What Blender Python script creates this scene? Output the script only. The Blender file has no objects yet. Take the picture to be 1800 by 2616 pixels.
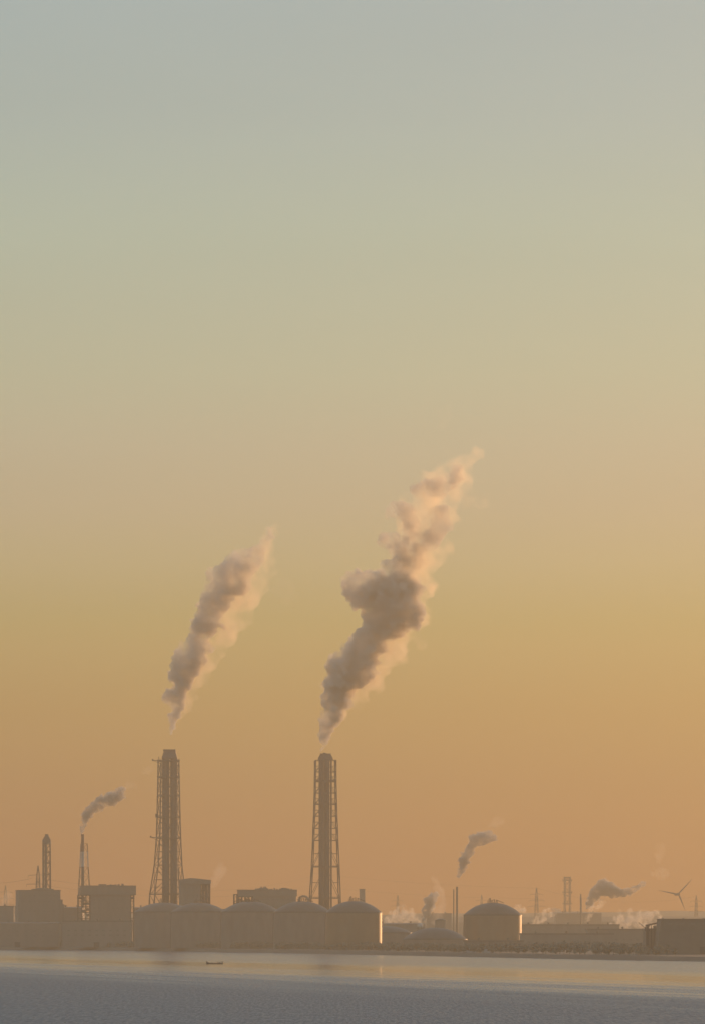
import bpy, bmesh, math, random
from mathutils import Vector, Matrix, noise
random.seed(7)
R = math.radians
C = bpy.context.scene.collection
scene = bpy.context.scene

# ------------------------------------------------------------------ camera
F_PX, CX, HY, CAM_H = 12100.0, 900.0, 2385.0, 18.0      # focal length and horizon row in pixels of the 1800x2616 photo
cam_d = bpy.data.cameras.new('camera')
cam = bpy.data.objects.new('camera', cam_d); C.objects.link(cam)
cam.location = (0, 0, CAM_H); cam.rotation_euler = (R(90), 0, 0)
cam_d.sensor_fit = 'VERTICAL'; cam_d.sensor_height = 36.0; cam_d.sensor_width = 36.0
cam_d.lens = 36.0 * F_PX / 2616.0
cam_d.shift_y = (HY - 1308.0) / 2616.0
cam_d.clip_start = 1.0; cam_d.clip_end = 80000.0
scene.camera = cam

# ------------------------------------------------------------------ sun and sky
SUN_EL, SUN_AZ = 5.0, 29.0                              # azimuth clockwise from the viewing direction (+Y)
sd = Vector((math.sin(R(SUN_AZ))*math.cos(R(SUN_EL)), math.cos(R(SUN_AZ))*math.cos(R(SUN_EL)), math.sin(R(SUN_EL))))
sl = bpy.data.lights.new('sun', 'SUN'); sl.energy = 5.0; sl.angle = R(0.5); sl.color = (1.0, 0.55, 0.26)
so = bpy.data.objects.new('sun', sl); C.objects.link(so)
so.rotation_euler = (-sd).to_track_quat('-Z', 'Y').to_euler(); so.location = (0, 0, 900)

world = bpy.data.worlds.new('World'); scene.world = world; world.use_nodes = True
wn = world.node_tree.nodes; wl = world.node_tree.links
for n in list(wn): wn.remove(n)
wo = wn.new('ShaderNodeOutputWorld'); bg = wn.new('ShaderNodeBackground'); sky = wn.new('ShaderNodeTexSky')
sky.sky_type = 'NISHITA'; sky.sun_disc = False; sky.sun_elevation = R(SUN_EL); sky.sun_rotation = R(SUN_AZ)
sky.altitude = 0; sky.air_density = 1.0; sky.dust_density = 2.0; sky.ozone_density = 1.0
# dusk gradient of a dusty evening: radiance against the sine of the elevation, mixed with the physical sky
SKY = [(0.0112, (2.554, 0.658, 0.171)), (0.0211, (2.382, 0.724, 0.13)), (0.0318, (2.319, 1.068, 0.154)), (0.0483, (2.534, 1.882, 0.2)), (0.0647, (2.458, 3.153, 0.877)), (0.077, (3.392, 4.002, 2.322)), (0.0893, (3.845, 4.263, 3.2)), (0.1015, (3.992, 4.683, 3.726)), (0.1178, (3.807, 5.229, 4.153)), (0.1459, (3.425, 5.418, 4.845)), (0.1698, (2.989, 4.93, 5.179)), (0.191, (2.874, 4.789, 5.357)), (0.27, (2.9, 5.6, 7.8)), (0.5, (2.8, 5.5, 8.2)), (1.0, (2.0, 3.0, 4.0))]
tc = wn.new('ShaderNodeTexCoord'); sep = wn.new('ShaderNodeSeparateXYZ')
cr = wn.new('ShaderNodeValToRGB')
while len(cr.color_ramp.elements) > 1: cr.color_ramp.elements.remove(cr.color_ramp.elements[-1])
for i, (p, c) in enumerate(SKY):
    e = cr.color_ramp.elements[0] if i == 0 else cr.color_ramp.elements.new(p)
    e.position = p; e.color = (*c, 1)
mix = wn.new('ShaderNodeMix'); mix.data_type = 'RGBA'; mix.inputs[0].default_value = 0.22
wl.new(tc.outputs['Generated'], sep.inputs[0]); wl.new(sep.outputs['Z'], cr.inputs[0])
wl.new(cr.outputs[0], mix.inputs[6]); wl.new(sky.outputs[0], mix.inputs[7])
hm_ = wn.new('ShaderNodeMapping'); hm_.inputs['Scale'].default_value = (5, 5, 40); wl.new(tc.outputs['Generated'], hm_.inputs[0])
hn = wn.new('ShaderNodeTexNoise'); hn.inputs['Scale'].default_value = 1.0; hn.inputs['Detail'].default_value = 4; wl.new(hm_.outputs[0], hn.inputs['Vector'])
hr = wn.new('ShaderNodeMapRange'); hr.inputs['To Min'].default_value = 0.955; hr.inputs['To Max'].default_value = 1.045; wl.new(hn.outputs['Fac'], hr.inputs['Value'])
un = wn.new('ShaderNodeVectorMath'); un.operation = 'SCALE'; wl.new(mix.outputs[2], un.inputs[0]); wl.new(hr.outputs[0], un.inputs['Scale'])   # thin uneven high haze
wl.new(un.outputs[0], bg.inputs['Color']); wl.new(bg.outputs[0], wo.inputs['Surface'])
bg.inputs['Strength'].default_value = 0.10
scene.view_settings.view_transform = 'Standard'; scene.view_settings.look = 'None'
scene.view_settings.exposure = 0.0; scene.view_settings.gamma = 1.0
scene.cycles.volume_bounces = 3
scene.cycles.volume_max_steps = 256

# ------------------------------------------------------------------ helpers
def X(px, d): return (px - CX) / F_PX * d
def Z(py, d): return CAM_H + (HY - py) / F_PX * d

class MB:
    def __init__(s): s.v = []; s.f = []; s.sm = []
    def add(s, vs, fs, smooth=False):
        o = len(s.v); s.v += [tuple(v) for v in vs]
        for f in fs: s.f.append([o+i for i in f]); s.sm.append(smooth)
        return s
    def box(s, x0, x1, y0, y1, z0, z1):
        vs = [(x, y, z) for z in (z0, z1) for x, y in ((x0, y0), (x1, y0), (x1, y1), (x0, y1))]
        return s.add(vs, [(3,2,1,0), (4,5,6,7), (0,1,5,4), (1,2,6,5), (2,3,7,6), (3,0,4,7)])
    def bar(s, p, q, r, n=5, r2=None):
        p = Vector(p); q = Vector(q); d = q-p
        if d.length < 1e-6: return s
        r2 = r if r2 is None else r2
        a = d.normalized().orthogonal().normalized(); b = d.normalized().cross(a)
        vs = []
        for c, rr in ((p, r), (q, r2)):
            for i in range(n):
                t = 2*math.pi*i/n; vs.append(c + (a*math.cos(t)+b*math.sin(t))*rr)
        fs = [(i, (i+1) % n, n+(i+1) % n, n+i) for i in range(n)] + [tuple(range(n))[::-1], tuple(range(n, 2*n))]
        return s.add(vs, fs)
    def lathe(s, prof, x=0, y=0, n=32, smooth=True):
        vs = []; fs = []; m = len(prof)
        for (r, z) in prof:
            for i in range(n):
                t = 2*math.pi*i/n; vs.append((x+r*math.cos(t), y+r*math.sin(t), z))
        for j in range(m-1):
            for i in range(n):
                k = (i+1) % n; fs.append((j*n+i, j*n+k, (j+1)*n+k, (j+1)*n+i))
        s.add(vs, fs, smooth)
        s.add(vs[:n], [tuple(range(n))[::-1]]); s.add(vs[-n:], [tuple(range(n))])   # caps on their own corners: crisp edges
        return s
    def build(s, name, mat, parent=None):
        me = bpy.data.meshes.new(name); me.from_pydata(s.v, [], s.f)
        me.polygons.foreach_set('use_smooth', s.sm); me.materials.append(mat); me.update()
        o = bpy.data.objects.new(name, me); C.objects.link(o)
        if parent: o.parent = parent
        return o

def tag(o, label=None, cat=None, group=None, kind=None):
    if label: o['label'] = label
    if cat: o['category'] = cat
    if group: o['group'] = group
    if kind: o['kind'] = kind
    return o
def thing(name, label, cat, loc, rz=0.0, group=None):
    o = bpy.data.objects.new(name, None); C.objects.link(o)
    o.location = loc; o.rotation_euler = (0, 0, rz)
    return tag(o, label, cat, group)

# ------------------------------------------------------------------ materials
def mat(name, col, col2=None, rough=0.8, scale=0.15, metal=0.0, stretch=(1, 1, 1)):
    m = bpy.data.materials.new(name); m.use_nodes = True
    nt = m.node_tree; b = nt.nodes['Principled BSDF']
    b.inputs['Roughness'].default_value = rough; b.inputs['Metallic'].default_value = metal
    col2 = col2 or tuple(c*0.7 for c in col)
    t = nt.nodes.new('ShaderNodeTexCoord'); mp = nt.nodes.new('ShaderNodeMapping'); mp.inputs['Scale'].default_value = stretch
    n = nt.nodes.new('ShaderNodeTexNoise'); n.inputs['Scale'].default_value = scale; n.inputs['Detail'].default_value = 6
    r = nt.nodes.new('ShaderNodeValToRGB'); r.color_ramp.elements[0].position = 0.35; r.color_ramp.elements[1].position = 0.65
    r.color_ramp.elements[0].color = (*col, 1); r.color_ramp.elements[1].color = (*col2, 1)
    nt.links.new(t.outputs['Object'], mp.inputs[0]); nt.links.new(mp.outputs[0], n.inputs['Vector'])
    nt.links.new(n.outputs['Fac'], r.inputs[0]); nt.links.new(r.outputs[0], b.inputs['Base Color'])
    return m
STEEL = mat('painted_steel', (0.06, 0.06, 0.06), (0.04, 0.04, 0.04), 0.6)
FLUE = mat('flue_grey', (0.07, 0.07, 0.07), (0.05, 0.05, 0.055), 0.7, stretch=(1, 1, .2))
REDP = mat('red_paint', (0.17, 0.05, 0.04), (0.13, 0.04, 0.035), 0.6)
WHITEP = mat('white_paint', (0.50, 0.48, 0.44), (0.44, 0.42, 0.39), 0.5)
SIDING = mat('grey_siding', (0.225, 0.19, 0.155), (0.195, 0.165, 0.135), 0.7, stretch=(1, 1, .3))
SIDING2 = mat('beige_siding', (0.26, 0.215, 0.175), (0.225, 0.185, 0.15), 0.7, stretch=(1, 1, .3))
ROOF = mat('dark_roof', (0.18, 0.15, 0.125), (0.15, 0.125, 0.105), 0.8)
GLASS = mat('window_dark', (0.17, 0.15, 0.125), (0.15, 0.13, 0.11), 0.5)
SHEEN = mat('tank_steel_cladding', (0.25, 0.19, 0.14), (0.22, 0.165, 0.125), 0.33, metal=.6, stretch=(1, 1, .4))
CONC = mat('tank_concrete', (0.26, 0.215, 0.175), (0.22, 0.18, 0.15), 0.85, stretch=(1, 1, .4))
DOME = mat('tank_roof', (0.10, 0.10, 0.09), (0.08, 0.08, 0.07), 0.45)
CABLE = mat('cable_metal', (0.04, 0.035, 0.03), (0.03, 0.028, 0.025), 1.0)
for m_ in (CONC, DOME, CABLE): m_.node_tree.nodes['Principled BSDF'].inputs['Specular IOR Level'].default_value = 0.12
LAND = mat('quay_ground', (0.15, 0.105, 0.07), (0.11, 0.08, 0.055), 0.9, 0.02)
ROCK = mat('revetment_rock', (0.22, 0.21, 0.19), (0.08, 0.08, 0.08), 0.9, 0.6)
HILL = mat('far_wooded_land', (0.06, 0.07, 0.05), (0.10, 0.10, 0.08), 0.95, 0.01)
LEAF = mat('shore_foliage', (0.15, 0.135, 0.095), (0.18, 0.16, 0.115), 0.9, 0.08)
COAL = mat('stockyard_cladding', (0.19, 0.155, 0.12), (0.165, 0.135, 0.105), 0.8)
HULL = mat('boat_hull_paint', (0.30, 0.22, 0.18), (0.22, 0.16, 0.13), 0.5, 1.5)
CLOTH = mat('dark_workwear', (0.06, 0.05, 0.06), (0.04, 0.04, 0.05), 0.9, 3)

# ------------------------------------------------------------------ the setting: water, land, far land
SHORE = [(-1500, 9200), (-1000, 7600), (-405, 5445), (-180, 4840), (-28, 4195), (115, 3513), (174, 3215), (182, 3180), (226, 3025), (420, 2350), (800, 1100), (1200, -300), (1500, -1500)]
def water_material():
    m = bpy.data.materials.new('sea_water'); m.use_nodes = True; nt = m.node_tree; L = nt.links
    b = nt.nodes['Principled BSDF']; b.inputs['Base Color'].default_value = (0.03, 0.05, 0.075, 1); b.inputs['IOR'].default_value = 1.333
    tc = nt.nodes.new('ShaderNodeTexCoord'); sp = nt.nodes.new('ShaderNodeSeparateXYZ'); L.new(tc.outputs['Object'], sp.inputs[0])
    # u: distance across the bay, measured square to the shore; v: along it
    def lin(a, bb):
        x = nt.nodes.new('ShaderNodeMath'); x.operation = 'MULTIPLY'; L.new(sp.outputs['X'], x.inputs[0]); x.inputs[1].default_value = a
        y = nt.nodes.new('ShaderNodeMath'); y.operation = 'MULTIPLY_ADD'; L.new(sp.outputs['Y'], y.inputs[0]); y.inputs[1].default_value = bb; L.new(x.outputs[0], y.inputs[2])
        return y
    u = lin(3.9, 1.0); v = lin(1.0, -0.25)
    uv = nt.nodes.new('ShaderNodeCombineXYZ'); L.new(u.outputs[0], uv.inputs[0]); L.new(v.outputs[0], uv.inputs[1])
    mp = nt.nodes.new('ShaderNodeMapping'); mp.inputs['Scale'].default_value = (1/170, 1/330, 1); L.new(uv.outputs[0], mp.inputs[0])
    sn = nt.nodes.new('ShaderNodeTexNoise'); sn.inputs['Scale'].default_value = 1.0; sn.inputs['Detail'].default_value = 5; sn.inputs['Roughness'].default_value = 0.6
    L.new(mp.outputs[0], sn.inputs['Vector'])
    ns = nt.nodes.new('ShaderNodeMath'); ns.operation = 'MULTIPLY_ADD'; L.new(sn.outputs['Fac'], ns.inputs[0]); ns.inputs[1].default_value = 900; L.new(u.outputs[0], ns.inputs[2])
    m3 = nt.nodes.new('ShaderNodeMapping'); m3.inputs['Scale'].default_value = (1/55, 1/420, 1); L.new(uv.outputs[0], m3.inputs[0])
    s3 = nt.nodes.new('ShaderNodeTexNoise'); s3.inputs['Scale'].default_value = 1.0; s3.inputs['Detail'].default_value = 4; L.new(m3.outputs[0], s3.inputs['Vector'])
    ns2 = nt.nodes.new('ShaderNodeMath'); ns2.operation = 'MULTIPLY_ADD'; L.new(s3.outputs['Fac'], ns2.inputs[0]); ns2.inputs[1].default_value = 900; L.new(ns.outputs[0], ns2.inputs[2])
    mr = nt.nodes.new('ShaderNodeMapRange'); mr.interpolation_type = 'SMOOTHSTEP'; L.new(ns2.outputs[0], mr.inputs['Value'])
    mr.inputs['From Min'].default_value = 2150; mr.inputs['From Max'].default_value = 3350   # 0 = ruffled, 1 = calm
    ro = nt.nodes.new('ShaderNodeMapRange'); L.new(mr.outputs[0], ro.inputs['Value']); ro.inputs['To Min'].default_value = 0.38; ro.inputs['To Max'].default_value = 0.08
    gm = nt.nodes.new('ShaderNodeMapping'); gm.inputs['Scale'].default_value = (1.3, .055, 1); L.new(tc.outputs['Object'], gm.inputs[0])
    gn = nt.nodes.new('ShaderNodeTexNoise'); gn.inputs['Scale'].default_value = 1.0; gn.inputs['Detail'].default_value = 5; gn.inputs['Roughness'].default_value = .7; L.new(gm.outputs[0], gn.inputs['Vector'])
    ga = nt.nodes.new('ShaderNodeMapRange'); ga.inputs['From Min'].default_value = .3; ga.inputs['From Max'].default_value = .7; ga.inputs['To Min'].default_value = .6; ga.inputs['To Max'].default_value = 1.4; L.new(gn.outputs['Fac'], ga.inputs['Value'])
    gr_ = nt.nodes.new('ShaderNodeMath'); gr_.operation = 'MULTIPLY'; r4_ = nt.nodes.new('ShaderNodeMapRange'); r4_.interpolation_type = 'SMOOTHSTEP'; L.new(ns2.outputs[0], r4_.inputs['Value'])   # light cat's-paws again close inshore
    r4_.inputs['From Min'].default_value = 3200; r4_.inputs['From Max'].default_value = 3900; r4_.inputs['To Max'].default_value = 0.15
    ra_ = nt.nodes.new('ShaderNodeMath'); ra_.operation = 'ADD'; L.new(ro.outputs[0], ra_.inputs[0]); L.new(r4_.outputs[0], ra_.inputs[1])
    L.new(ra_.outputs[0], gr_.inputs[0]); L.new(ga.outputs[0], gr_.inputs[1])
    L.new(gr_.outputs[0], b.inputs['Roughness'])
    w = nt.nodes.new('ShaderNodeTexNoise'); w.inputs['Scale'].default_value = 0.6; w.inputs['Detail'].default_value = 7; w.inputs['Roughness'].default_value = 0.62
    wm = nt.nodes.new('ShaderNodeMapping'); wm.inputs['Scale'].default_value = (1, 0.45, 1); L.new(tc.outputs['Object'], wm.inputs[0]); L.new(wm.outputs[0], w.inputs['Vector'])
    bs = nt.nodes.new('ShaderNodeMapRange'); L.new(mr.outputs[0], bs.inputs['Value']); bs.inputs['To Min'].default_value = 1.6; bs.inputs['To Max'].default_value = 0.12
    bp = nt.nodes.new('ShaderNodeBump'); bp.inputs['Distance'].default_value = 1.0
    hm = nt.nodes.new('ShaderNodeMath'); hm.operation = 'MULTIPLY'; L.new(w.outputs['Fac'], hm.inputs[0]); L.new(bs.outputs[0], hm.inputs[1])
    L.new(hm.outputs[0], bp.inputs['Height']); L.new(bp.outputs[0], b.inputs['Normal'])
    return m
tag(MB().add([(-6000, -1500, 0), (6000, -1500, 0), (6000, 10400, 0), (-6000, 10400, 0)], [(0, 1, 2, 3)]).build('water', water_material()), kind='structure')

bm = bmesh.new()                                            # the reclaimed land: quay edge, sloping revetment, flat top
top = [(-6000, 10390), (-6000, 9800)] + SHORE + [(6000, -1490), (6000, 10390)]
n = len(top)
def inset(i):
    x, y = top[i]
    return (x + 9, y + 4) if 1 < i < n-2 else (x, y)
lo = [bm.verts.new((x, y, -1.0)) for x, y in top]; hi = [bm.verts.new((*inset(i), 3.0)) for i in range(n)]
bm.faces.new(hi)
for i in range(n): bm.faces.new((lo[i], lo[(i+1) % n], hi[(i+1) % n], hi[i]))
bmesh.ops.triangulate(bm, faces=[f for f in bm.faces if len(f.verts) > 4])
bmesh.ops.recalc_face_normals(bm, faces=bm.faces)
me = bpy.data.meshes.new('ground'); bm.to_mesh(me); bm.free(); me.materials.append(LAND)
gr = bpy.data.objects.new('ground', me); C.objects.link(gr); tag(gr, kind='structure')

def ridge(name, d0, x0, x1, base_h, amp, seed, depth=900, step=40, fine=0.012):
    """a long low wooded rise of real depth"""
    vs = []; fs = []; nx = int((x1-x0)/step)+1; rows = [0, .25, .6, 1.0]; prof = [0.0, 0.8, 1.0, 0.0]
    for j, (rr, pp) in enumerate(zip(rows, prof)):
        for i in range(nx):
            x = x0 + i*step
            h = base_h + amp*noise.noise((x*0.0011, seed, rr*.5)) + amp*.35*noise.noise((x*fine, seed+5, rr*3)) + amp*.16*noise.noise((x*fine*5, seed+9, rr*9))
            vs.append((x, d0+rr*depth, 2.0+pp*max(h, 6)))
    for j in range(3):
        for i in range(nx-1): fs.append((j*nx+i, j*nx+i+1, (j+1)*nx+i+1, (j+1)*nx+i))
    return tag(MB().add(vs, fs).build(name, HILL), kind='structure')
ridge('hills', 9300, -2500, 2500, 58, 8, 3.3, depth=700)
ridge('terrain', 7900, -300, 1500, 46, 6, 8.1, depth=500, step=25)

# ------------------------------------------------------------------ lattice towers and flue stacks
def corners(cx, cy, h, a):
    out = []
    for sx, sy in ((-1, -1), (1, -1), (1, 1), (-1, 1)):
        x, y = sx*h, sy*h
        out.append((cx + x*math.cos(a) - y*math.sin(a), cy + x*math.sin(a) + y*math.cos(a)))
    return out
def lattice(root, levels, a, leg_r, brace_r, cross='K', rings=True):
    leg_r *= 1.35; brace_r *= 1.5
    """levels: (z, half side, cx) from the ground up; legs are parts, bracing one part"""
    for k in range(4):
        mb = MB()
        for (z0, h0, c0), (z1, h1, c1) in zip(levels, levels[1:]):
            mb.bar((*corners(c0, 0, h0, a)[k], z0), (*corners(c1, 0, h1, a)[k], z1), leg_r, 6)
        mb.build('leg', STEEL, root)
    mb = MB()
    for (z0, h0, c0), (z1, h1, c1) in zip(levels, levels[1:]):
        A = [Vector((*p, z0)) for p in corners(c0, 0, h0, a)]; B = [Vector((*p, z1)) for p in corners(c1, 0, h1, a)]
        for k in range(4):
            p, q, r, s = A[k], A[(k+1) % 4], B[k], B[(k+1) % 4]
            if rings: mb.bar(r, s, brace_r*1.1, 4)
            if cross == 'K':
                m = (r+s)/2; mb.bar(p, m, brace_r, 4); mb.bar(q, m, brace_r, 4)
                mb.bar((p+m)/2, (p+r)/2, brace_r*.7, 4); mb.bar((q+m)/2, (q+s)/2, brace_r*.7, 4)
            elif cross == 'D':                                # diamond: K up and K down about a mid ring
                pm, qm = (p+r)/2, (q+s)/2; m = (pm+qm)/2; lo_m = (p+q)/2; hi_m = (r+s)/2
                mb.bar(pm, qm, brace_r*.8, 4)
                for e, f in ((p, m), (q, m), (r, m), (s, m)): mb.bar(e, f, brace_r, 4)
                mb.bar((p+m)/2, (p+pm)/2, brace_r*.6, 4); mb.bar((q+m)/2, (q+qm)/2, brace_r*.6, 4)
                mb.bar((r+m)/2, (r+pm)/2, brace_r*.6, 4); mb.bar((s+m)/2, (s+qm)/2, brace_r*.6, 4)
            else:
                mb.bar(p, s, brace_r, 4); mb.bar(q, r, brace_r, 4)
    mb.build('bracing', STEEL, root)
def platform(root, z, h, cx, a, t=0.5, rail=1.3, ext=None, hole=0.0):
    mb = MB()
    P = corners(cx, 0, h, a); Q = corners(cx, 0, h*.55, a)
    for k in range(4):
        p, q, r, s = P[k], P[(k+1) % 4], Q[(k+1) % 4], Q[k]
        vs = [(*v, z) for v in (p, q, r, s)] + [(*v, z+t) for v in (p, q, r, s)]
        mb.add(vs, [(3,2,1,0), (4,5,6,7), (0,1,5,4), (2,3,7,6)])
        mb.bar((*p, z+t+rail), (*q, z+t+rail), .10, 4); mb.bar((*p, z+t+rail*.5), (*q, z+t+rail*.5), .07, 4)
        for i in range(9):
            f = i/8; x, y = p[0]+(q[0]-p[0])*f, p[1]+(q[1]-p[1])*f; mb.bar((x, y, z+t), (x, y, z+t+rail), .08, 4)
    if ext:                                                   # a jib that reaches out past the leg
        x1, z1 = ext; mb.bar((P[0][0], P[0][1], z+t*.5), (x1, P[0][1], z+z1), .45, 5); mb.bar((P[0][0], P[0][1], z-3.2), (x1+.8, P[0][1], z+z1-.2), .25, 4)
        mb.box(x1-.9, x1+.9, P[0][1]-.9, P[0][1]+.9, z+z1-.3, z+z1+1.5)
    return mb.build('platform', STEEL, root)

D1 = 5200.0
s1 = D1/F_PX                                                  # metres per photo pixel at that distance
zz = lambda y: Z(y, D1) - 3.0
# big left chimney
r1 = thing('flue_chimney', 'tall chimney with jibs on its lattice, left one of the two tallest', 'chimney', (X(431, D1), D1, 3.0), 0)
a1 = R(12)
def flue(root, x, y, ztop, r, mat_=None, name='flue', rings=26):
    mb = MB(); mb.lathe([(r, 0), (r, ztop)], x, y, 28)
    for i in range(1, 14):
        z = ztop*i/14; mb.lathe([(r+.22, z-.35), (r+.22, z+.35)], x, y, 28)
    return mb.build(name, mat_ or FLUE, root)
rf = 9.1*s1
for (fx, fy) in ((-7.0, -3.5), (14.0, -3.5), (-7.0, 11), (14.0, 11)): flue(r1, fx*s1, fy, zz(1938), rf)
mb = MB()                                                     # tapering hood over the flues
hb, ht = 20*s1, 14.5*s1
vs = [(3*s1-hb, -8, zz(1938)), (3*s1+hb, -8, zz(1938)), (3*s1+hb, 15, zz(1938)), (3*s1-hb, 15, zz(1938)),
      (3*s1-ht, -5, zz(1919)), (3*s1+ht, -5, zz(1919)), (3*s1+ht, 12, zz(1919)), (3*s1-ht, 12, zz(1919))]
mb.add(vs, [(3,2,1,0), (4,5,6,7), (0,1,5,4), (1,2,6,5), (2,3,7,6), (3,0,4,7)])
mb.box(3*s1-ht-.7, 3*s1+ht+.4, -5.6, 12.6, zz(1919)+.002, zz(1915)); mb.build('hood', FLUE, r1)
lv = [(0, 45, -4), (zz(2285), 39, -3), (zz(2210), 30.5, -1), (zz(2142), 27, 0), (zz(2089), 25.5, 0), (zz(2034), 24.5, 0), (zz(1987), 23.5, 0), (zz(1945), 23, 0)]
lattice(r1, [(z, h*s1, c*s1) for z, h, c in lv], a1, .50, .27, 'D')
for y, h, c, e in ((1945, 25, 0, (-39*s1, .4)), (1987, 25, 0, None), (2034, 25.5, 0, None), (2089, 27, 0, None), (2142, 28, 0, (-44*s1, 1.0)), (2285, 40, -3, None)):
    platform(r1, zz(y), h*s1, c*s1, a1, t=1.0 if y in (1945, 1987) else .55, ext=e)
mb = MB(); mb.bar((-29*s1, -8, zz(2089)), (-29*s1, -8, zz(2079)), 1.6, 8); mb.build('instrument_cabin', STEEL, r1)
mb = MB(); mb.bar((-24*s1, -8, zz(1945)), (-24*s1, -8, zz(1934)), .35, 6); mb.build('mast', STEEL, r1)
mb = MB()
for i in range(140):
    z = 2 + i*(zz(1945)-4)/140; mb.bar((2.7*s1, -9, z), (4.9*s1, -9, z), .13, 4)
mb.bar((2.7*s1, -9, 2), (2.7*s1, -9, zz(1945)), .14, 4); mb.bar((4.9*s1, -9, 2), (4.9*s1, -9, zz(1945)), .14, 4)
mb.build('ladder', STEEL, r1)

# big right chimney
r2 = thing('flue_chimney', 'tall chimney in an evenly flaring lattice, right one of the two tallest', 'chimney', (X(831, D1), D1, 3.0), 0)
for (fx, fy, rr) in ((-10.0, -3, 6.7), (5.2, -3, 6.7), (15.0, 2, 2.3), (-6.0, 9, 6.7), (4.5, 9, 6.5)): flue(r2, fx*s1, fy, zz(1940), rr*s1)
mb = MB()
cx2 = .5*s1; hb, ht = 19*s1, 13*s1
for (za, zb, ha, hb2) in ((1941, 1936, 19.5, 18), (1936, 1927, 18, 13.2)):
    A, B = zz(za), zz(zb); p, q = ha*s1, hb2*s1
    mb.add([(cx2-p, -7, A), (cx2+p, -7, A), (cx2+p, 13, A), (cx2-p, 13, A), (cx2-q, -6, B), (cx2+q, -6, B), (cx2+q, 11, B), (cx2-q, 11, B)],
           [(3,2,1,0), (4,5,6,7), (0,1,5,4), (1,2,6,5), (2,3,7,6), (3,0,4,7)])
mb.box(cx2-13.8*s1, cx2+13.8*s1, -6.5, 11.5, zz(1927)+.003, zz(1925.5)); mb.lathe([(4.5*s1, zz(1925.5)), (4.2*s1, zz(1923.3))], cx2-1, 0, 20)
mb.build('hood', FLUE, r2)
lv = [(0, 43, 0), (zz(2295), 39, -1), (zz(2215), 35, 0), (zz(2147), 32, 0), (zz(2116), 31, 0), (zz(2085), 29.5, 0), (zz(2055), 28.7, 0), (zz(2026), 27.8, 0), (zz(1997), 27.3, 0), (zz(1972), 27, 0), (zz(1943), 27, 0)]
k2 = math.cos(R(4))+math.sin(R(4))
lattice(r2, [(z, h*s1/k2*1.02, c*s1) for z, h, c in lv], R(4), .45, .24, 'K')
for y, h in ((1997, 28), (2055, 28.7), (2215, 35.3), (2295, 39)): platform(r2, zz(y), h*s1/k2*1.0, 0, R(4), t=1.3 if y == 1997 else .6, rail=1.0)
mb = MB()
for i in range(150):
    z = 2 + i*(zz(1945)-4)/150; mb.bar((-3.6*s1, -9, z), (-1.6*s1, -9, z), .12, 4)
mb.bar((-3.6*s1, -9, 2), (-3.6*s1, -9, zz(1945)), .14, 4); mb.bar((-1.6*s1, -9, 2), (-1.6*s1, -9, zz(1945)), .14, 4)
mb.build('ladder', STEEL, r2)

# small left chimney: four slim flues drawn together under a pointed cap
D3 = 5600.0; s3 = D3/F_PX; z3 = lambda y: Z(y, D3)-3
r3 = thing('flue_chimney', 'short chimney of slim flues under a pointed cap, behind the far left boiler house', 'chimney', (X(120, D3), D3, 3.0), 0)
for fx, fy, rr in ((-8.5, -3, 2.2), (-2.2, -3.5, 2.6), (8.8, 0, 2.0), (-8, 4, 1.6), (8.5, 4.5, 1.6), (-1.5, 5, 2)):
    MB().lathe([(rr*s3, 0), (rr*s3, z3(2152))], fx*s3, fy, 16).build('flue', REDP if fx > 5 else FLUE, r3)
mb = MB()
mb.lathe([(11.5*s3, z3(2156)), (11.2*s3, z3(2146)), (4.6*s3, z3(2135)), (4.6*s3, z3(2131))], 0, 0, 20); mb.build('hood', FLUE, r3)
lattice(r3, [(0, 9.5*s3, 0)]+[(z3(y), h*s3, 0) for y, h in ((2270, 9.5), (2240, 9.3), (2206, 9.0), (2179, 8.8), (2158, 8.7))], R(10), .35, .22, 'X')
for y in (2179, 2206, 2236): platform(r3, z3(y), 10*s3, 0, R(10), t=.9, rail=.9)

# banded guyed stack
D4 = 5500.0; s4 = D4/F_PX; z4 = lambda y: Z(y, D4)-3
r4 = thing('banded_stack', 'slender smoking stack painted in dark and white bands with a thin lattice around it', 'chimney', (X(212, D4), D4, 3.0), 0)
for i, (ya, yb, m_) in enumerate(((2420, 2215, FLUE), (2215, 2176, WHITEP), (2176, 2132, REDP))):
    MB().lathe([(3.9*s4 if i < 2 else 4.1*s4, max(z4(ya), 0)+.002*i), (3.8*s4 if i < 2 else 4.0*s4, z4(yb))], 0, 0, 20).build('stack_band', m_, r4)
MB().lathe([(4.6*s4, z4(2134)), (4.6*s4, z4(2131.5))], 0, 0, 20).build('rim', REDP, r4)
lv = [(0, 20), (z4(2270), 16.5), (z4(2240), 14), (z4(2215), 12.5), (z4(2190), 11), (z4(2176), 10.5), (z4(2155), 9.2)]
for (za, ha), (zb, hb_) in zip(lv, lv[1:]):
    m_ = WHITEP if za >= z4(2216) and zb <= z4(2175) else (REDP if za >= z4(2177) else STEEL)
    mb = MB(); A = corners(3.5*s4, 0, ha*s4*.85, R(8)); B = corners(3.5*s4, 0, hb_*s4*.85, R(8))
    for k in range(4):
        mb.bar((*A[k], za), (*B[k], zb), .28, 5); mb.bar((*B[k], zb), (*B[(k+1) % 4], zb), .18, 4)
        mb.bar((*A[k], za), (*B[(k+1) % 4], zb), .15, 4); mb.bar((*A[(k+1) % 4], za), (*B[k], zb), .15, 4)
    mb.build('lattice_section', m_, r4)

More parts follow.
